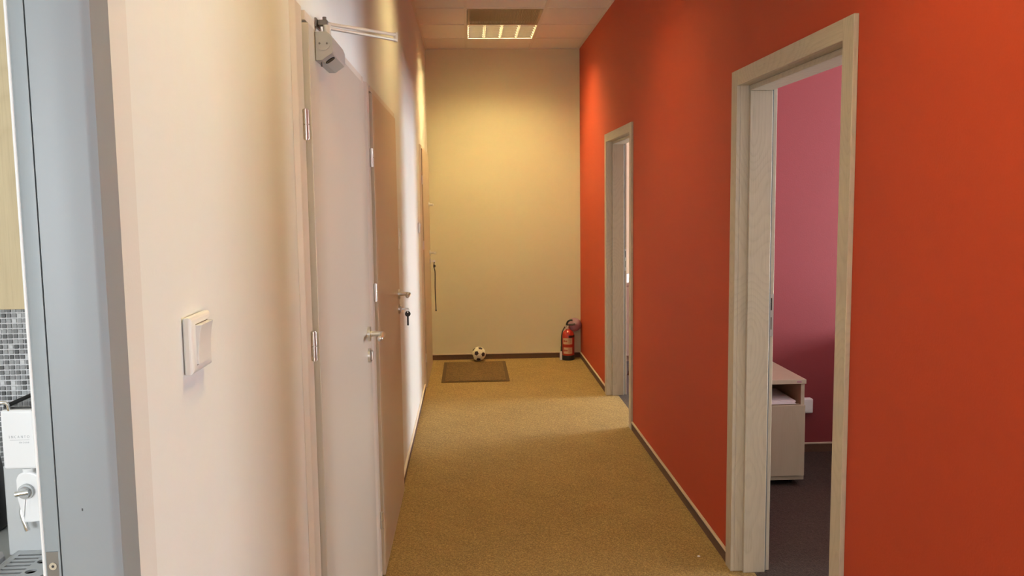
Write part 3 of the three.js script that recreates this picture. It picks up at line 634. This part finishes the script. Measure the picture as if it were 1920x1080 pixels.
// ------------------------------------------------------------------ kitchen doorway: pressed steel frame
{
  const d = structure('door_7');
  const far = [[-0.384, -0.931], [-0.3845, -0.9265], [-0.388, -0.9225], [-0.393, -0.920], [-0.4460, -0.920], [-0.4460, -0.928], [-0.4483, -0.928], [-0.4483, -0.9215], [-0.4505, -0.9215], [-0.4520, -0.934], [-0.4675, -0.934], [-0.4705, -0.9352], [-0.4727, -0.938], [-0.4737, -0.942], [-0.4775, -0.9475], [-0.4775, -0.974], [-0.4742, -0.974], [-0.4742, -0.9449], [-0.3898, -0.9449], [-0.3898, -0.974], [-0.386, -0.974], [-0.384, -0.972]];
  const smooth = (g) => toCreasedNormals(g, 0.6);
  part(d, 'door_frame', [uvm(smooth(upright(far, 0, 2.02)))], M.steelGrey);
  part(d, 'door_frame', [uvm(smooth(upright(far.map(([x, z]) => [x, -0.9055 - z]).reverse(), 0, 2.02)))], M.steelGrey);
  part(d, 'head_frame', [box(-0.4735, -0.384, 1.985, 2.0195, -0.92, 0.0145, 2), box(-0.3895, -0.384, 2.0195, 2.055, -0.974, 0.068, 2)], M.steelGrey);
  part(d, 'seal', [rbox(-0.4482, -0.4461, 0, 1.985, -0.9279, -0.9240, 0.001)], M.seal);
  const st = part(d, 'strike_plate', [rbox(-0.4690, -0.4530, 1.00, 1.168, -0.934, -0.9328, 0.0004)], M.plate);
  part(st, 'screw', [cyl(0.0042, [-0.4620, 1.152, -0.9329], [-0.4620, 1.152, -0.9318], 16)], M.nickel);
  part(st, 'screw_recess', [cyl(0.0016, [-0.4620, 1.152, -0.932], [-0.4620, 1.152, -0.9315], 6)], M.dark);
  part(st, 'latch_opening', [box(-0.4660, -0.4555, 1.06, 1.140, -0.9329, -0.9324)], M.dark);
  part(d, 'edge_line', [cyl(0.0022, [-0.4737, 0, -0.9385], [-0.4737, 1.985, -0.9385], 12)], M.plasticW, 'thin white line along the kitchen side of the frame');  // white rod added to draw the pale line on the frame edge
  part(d, 'paint_chip', [rbox(-0.4218, -0.4204, 1.2180, 1.2208, -0.9201, -0.9197, 0.0002)], M.blackPlastic);
}

// ------------------------------------------------------------------ kitchen
{
  // mosaic on the wall: single stones where they can be told apart
  const greys = [0.09, 0.14, 0.19, 0.25, 0.31, 0.38, 0.45, 0.75].map((g) => phys({ color: lin(g, g * 1.01, g * 1.02), roughness: 0.25, clearcoat: 0.4 }));
  const pitch = 0.0117, s = 0.0090, x1 = -0.945, y0 = 0.95, zf = -1.9528;
  const stone = new RoundedBoxGeometry(s, s, 0.004, 1, 0.001);
  const base = clean(stone.clone());
  const pick = () => { const r = rnd(); return greys[r < 0.08 ? 7 : Math.min(6, Math.floor(Math.pow(rnd(), 0.9) * 7))]; };
  let n = 0;
  const rest = [];
  for (let j = 0; j < 37; j++) for (let i = 0; i < 20; i++) {
    const x = x1 - i * pitch, y = y0 + j * pitch + 0.002;
    const m = pick();
    if (i < 12 && j > 12 && n < 290) {
      const t = new THREE.Mesh(base, m); t.position.set(x, y, zf - 0.002); t.name = n ? `mosaic_tile_${String(n).padStart(3, '0')}` : 'mosaic_tile'; n++;
      t.castShadow = t.receiveShadow = true; kitchenWall.add(t);
    } else rest.push(base.clone().translate(x, y, zf - 0.002));
  }
  const r = part(kitchenWall, 'mosaic_remainder', rest, greys[3]); r.userData.kind = 'stuff';

  const w = thing('wall_cabinet', 'oak-front kitchen wall cabinet above the mosaic tiles', 'cabinet', [-1.6, 1.352, -1.8]);
  part(w, 'carcass', [rbox(-2.4, -0.60, 1.354, 2.2, -1.95, -1.668, 0.001)], M.kitchenOak);
  part(w, 'cabinet_door', [rbox(-1.198, -0.602, 1.352, 2.2, -1.668, -1.65, 0.0015)], M.kitchenOak);
  part(w, 'cabinet_door', [rbox(-1.80, -1.202, 1.352, 2.2, -1.668, -1.65, 0.0015)], M.kitchenOak);
  part(w, 'cabinet_door', [rbox(-2.4, -1.804, 1.352, 2.2, -1.668, -1.65, 0.0015)], M.kitchenOak);

  const wt = thing('kitchen_worktop', 'grey kitchen worktop under the mosaic wall', 'worktop', [-1.5, 0.86, -1.6]);
  part(wt, 'slab', [rbox(-2.6, -0.50, 0.862, 0.900, -1.95, -1.28, 0.004, 0)], M.counter);
  const bc = thing('base_cabinet', 'oak kitchen base cabinet under the grey worktop', 'cabinet', [-1.5, 0, -1.6]);
  part(bc, 'carcass', [rbox(-2.6, -0.50, 0.10, 0.86, -1.95, -1.34, 0.002)], M.kitchenOak);
  part(bc, 'plinth', [rbox(-2.6, -0.50, 0, 0.10, -1.95, -1.38, 0.001)], M.blackPlastic);
  for (let k = 0; k < 3; k++) { const dd = part(bc, 'cabinet_door', [rbox(-2.598 + k * 0.7, -1.904 + k * 0.7, 0.105, 0.855, -1.34, -1.322, 0.002)], M.kitchenOak); part(dd, 'handle', [cyl(0.006, [-2.4 + k * 0.7, 0.8, -1.30], [-2.1 + k * 0.7, 0.8, -1.30], 12), cyl(0.004, [-2.38 + k * 0.7, 0.8, -1.30], [-2.38 + k * 0.7, 0.8, -1.322], 8), cyl(0.004, [-2.12 + k * 0.7, 0.8, -1.30], [-2.12 + k * 0.7, 0.8, -1.322], 8)], M.nickel); }

  // coffee machine
  const e = thing('coffee_machine', 'white and silver espresso machine standing on the grey kitchen worktop', 'coffee machine', [-0.66, 0.9, -1.6]);
  const X0 = -0.790, X1 = -0.545, Z = -1.452;
  part(e, 'head', [rbox(X0, X1, 1.104, 1.206, -1.86, Z, 0.005, 1, 3)], M.machineW);
  const cp = new THREE.Shape(); cp.moveTo(-0.736, 1.2055); cp.quadraticCurveTo(-0.738, 1.15, -0.7255, 1.105); cp.lineTo(-0.612, 1.105); cp.quadraticCurveTo(-0.598, 1.15, -0.600, 1.2055); cp.lineTo(-0.736, 1.2055);
  const cg = new THREE.ExtrudeGeometry(cp, { depth: 0.006, bevelEnabled: true, bevelThickness: 0.002, bevelSize: 0.0015, bevelOffset: -0.0015, bevelSegments: 2, curveSegments: 20 }); cg.translate(0, 0, Z - 0.002);
  part(e, 'front_panel', clean(cg), M.machineW);
  part(e, 'cup_warmer', [rbox(X0 + 0.002, X1 - 0.002, 1.206, 1.209, -1.86, Z - 0.01, 0.001)], M.glossBlack);
  for (const x of [X0 + 0.001, X0 + 0.045]) part(e, 'warmer_rim', [rbox(x, x + 0.0035, 1.208, 1.2125, -1.86, Z - 0.012, 0.001)], M.blackPlastic);
  part(e, 'cup_rail', [tube([[X0 - 0.03, 1.218, Z + 0.002], [X0 + 0.004, 1.219, Z], [X0 + 0.012, 1.217, Z - 0.002], [X0 + 0.014, 1.208, Z - 0.003], [X0 + 0.014, 1.204, Z - 0.004]], 0.0028, 10, 40)], M.chrome);
  part(e, 'body', [rbox(X0 - 0.013, X1 - 0.004, 0.945, 1.104, -1.86, Z - 0.022, 0.003)], M.machineGrey);
  // pouring unit with its dial, skirt and spout
  const px = -0.7535, pz = Z - 0.006;
  const ps = new THREE.Shape(); ps.moveTo(-0.0185, 0.075); ps.quadraticCurveTo(-0.017, 0.089, 0.0, 0.091); ps.quadraticCurveTo(0.019, 0.089, 0.0225, 0.078); ps.lineTo(0.0215, 0.050); ps.quadraticCurveTo(0.027, 0.03, 0.0265, 0.004); ps.lineTo(0.021, 0.004); ps.quadraticCurveTo(0.003, 0.001, -0.011, 0.002); ps.lineTo(-0.0105, 0.012); ps.quadraticCurveTo(-0.016, 0.03, -0.0185, 0.046); ps.lineTo(-0.0185, 0.075);
  const pg = new THREE.ExtrudeGeometry(ps, { depth: 0.014, bevelEnabled: true, bevelThickness: 0.004, bevelSize: 0.003, bevelOffset: -0.003, bevelSegments: 4, curveSegments: 16 }); pg.translate(px, 1.009, pz - 0.012);
  part(e, 'pouring_unit', clean(pg), M.machineW);
  part(e, 'pouring_cap', [cyl(0.010, [px, 1.096, pz - 0.004], [px, 1.104, pz - 0.004], 20)], M.machineW);
  part(e, 'pour_spout', [tube([[px - 0.013, 1.045, pz - 0.004], [px - 0.014, 1.025, pz], [px - 0.008, 1.004, pz + 0.002], [px - 0.006, 0.996, pz + 0.002]], 0.0042, 10, 24)], M.chrome);
  const dial = part(e, 'dial', [cyl(0.0128, [px - 0.0005, 1.0665, pz + 0.004], [px - 0.0005, 1.0665, pz + 0.012], 30), cyl(0.0095, [px - 0.0005, 1.0665, pz + 0.012], [px - 0.001, 1.0655, pz + 0.018], 24)], M.machineGrey);
  part(dial, 'grip', [cyl(0.0048, [px + 0.008, 1.068, pz + 0.017], [px - 0.0125, 1.0655, pz + 0.020], 14)], M.chrome);
  // drip tray with slots
  const ts = new THREE.Shape([[-0.786, 1.32], [-0.55, 1.32], [-0.55, 1.474], [-0.786, 1.474]].map((q) => new THREE.Vector2(...q)));
  for (let k = 0; k < 9; k++) { const q = 1.334 + k * 0.0145; ts.holes.push(new THREE.Path([[-0.776, q], [-0.776, q + 0.0075], [-0.735, q + 0.0075], [-0.735, q]].map((v) => new THREE.Vector2(...v)))); }
  for (const [hx, hz] of [[-0.722, 1.345], [-0.722, 1.385], [-0.722, 1.425], [-0.69, 1.365], [-0.69, 1.405]]) { const h = new THREE.Path(); h.absellipse(hx, hz, 0.009, 0.009, 0, Math.PI * 2); ts.holes.push(h); }
  const tg = new THREE.ExtrudeGeometry(ts, { depth: 0.004, bevelEnabled: false, curveSegments: 14 }); tg.rotateX(-Math.PI / 2); tg.translate(0, 0.950, 0);
  part(e, 'drip_grate', uvm(tg), M.machineGrey);
  part(e, 'drip_tray', [rbox(-0.788, -0.548, 0.902, 0.912, -1.474, -1.318, 0.002), rbox(-0.788, -0.784, 0.912, 0.9545, -1.474, -1.318, 0.001), rbox(-0.552, -0.548, 0.912, 0.9545, -1.474, -1.318, 0.001), rbox(-0.784, -0.552, 0.912, 0.9545, -1.322, -1.318, 0.001)], M.machineGrey);
  part(e, 'base', [rbox(X0 + 0.004, X1 - 0.004, 0.9005, 0.945, -1.86, -1.476, 0.002)], M.blackPlastic);
  const font = await new FontLoader().loadAsync('fonts/droid/droid_sans_regular.typeface.json');
  const put = (txt, size, x, y, gap) => { const out = []; let cx = x; for (const ch of txt) { if (ch === ' ') { cx += gap * 0.8; continue; } const g = new TextGeometry(ch, { font, size, depth: 0.0003, curveSegments: 4, bevelEnabled: false }); g.computeBoundingBox(); const wd = g.boundingBox.max.x; g.translate(cx, y, Z - 0.0001); out.push(clean(g)); cx += wd + gap; } return [out, cx]; };
  part(e, 'lettering', [...put('INCANTO', 0.0042, -0.7775, 1.158, 0.0018)[0], ...put('de Luxe', 0.0030, -0.761, 1.149, 0.0007)[0], box(-0.776, -0.744, 1.1545, 1.1549, Z - 0.0002, Z + 0.0002)], M.lettering);

  // dark kettle and white cloth left of the machine
  const k = thing('kettle', 'dark kettle on the worktop behind the espresso machine', 'kettle', [-1.018, 0.9, -1.72]);
  part(k, 'body', lathe([[0, 0.002], [0.075, 0.002], [0.08, 0.01], [0.078, 0.08], [0.066, 0.16], [0.06, 0.18], [0, 0.185]], [-1.018, 0.9, -1.72], 36), M.blackPlastic);
  part(k, 'lid_knob', [cyl(0.014, [-1.018, 1.083, -1.72], [-1.018, 1.10, -1.72], 16)], M.blackPlastic);
  part(k, 'handle', [tube([[-1.08, 1.06, -1.72], [-1.16, 1.055, -1.72], [-1.17, 1.0, -1.72], [-1.15, 0.94, -1.72], [-1.12, 0.93, -1.72]], 0.009, 10, 30)], M.blackPlastic);
  const c = new THREE.IcosahedronGeometry(0.03, 4), CP = c.attributes.position;
  for (let i = 0; i < CP.count; i++) { const v = new THREE.Vector3().fromBufferAttribute(CP, i), f = 1 + 0.22 * Math.sin(v.x * 150 + v.y * 90) * Math.cos(v.z * 130) + 0.12 * Math.sin(v.y * 260 + v.x * 120); v.multiplyScalar(f); CP.setXYZ(i, v.x * 1.0, Math.max(v.y, -0.018), v.z * 1.6); }
  c.computeVertexNormals(); c.translate(-0.846, 0.918, -1.47);
  const cl = part(scene, 'crumpled_cloth', clean(c), M.paper); cl.userData = { label: 'crumpled white cloth on the worktop left of the espresso machine', category: 'cloth' };
}

renderer.render(scene, camera);
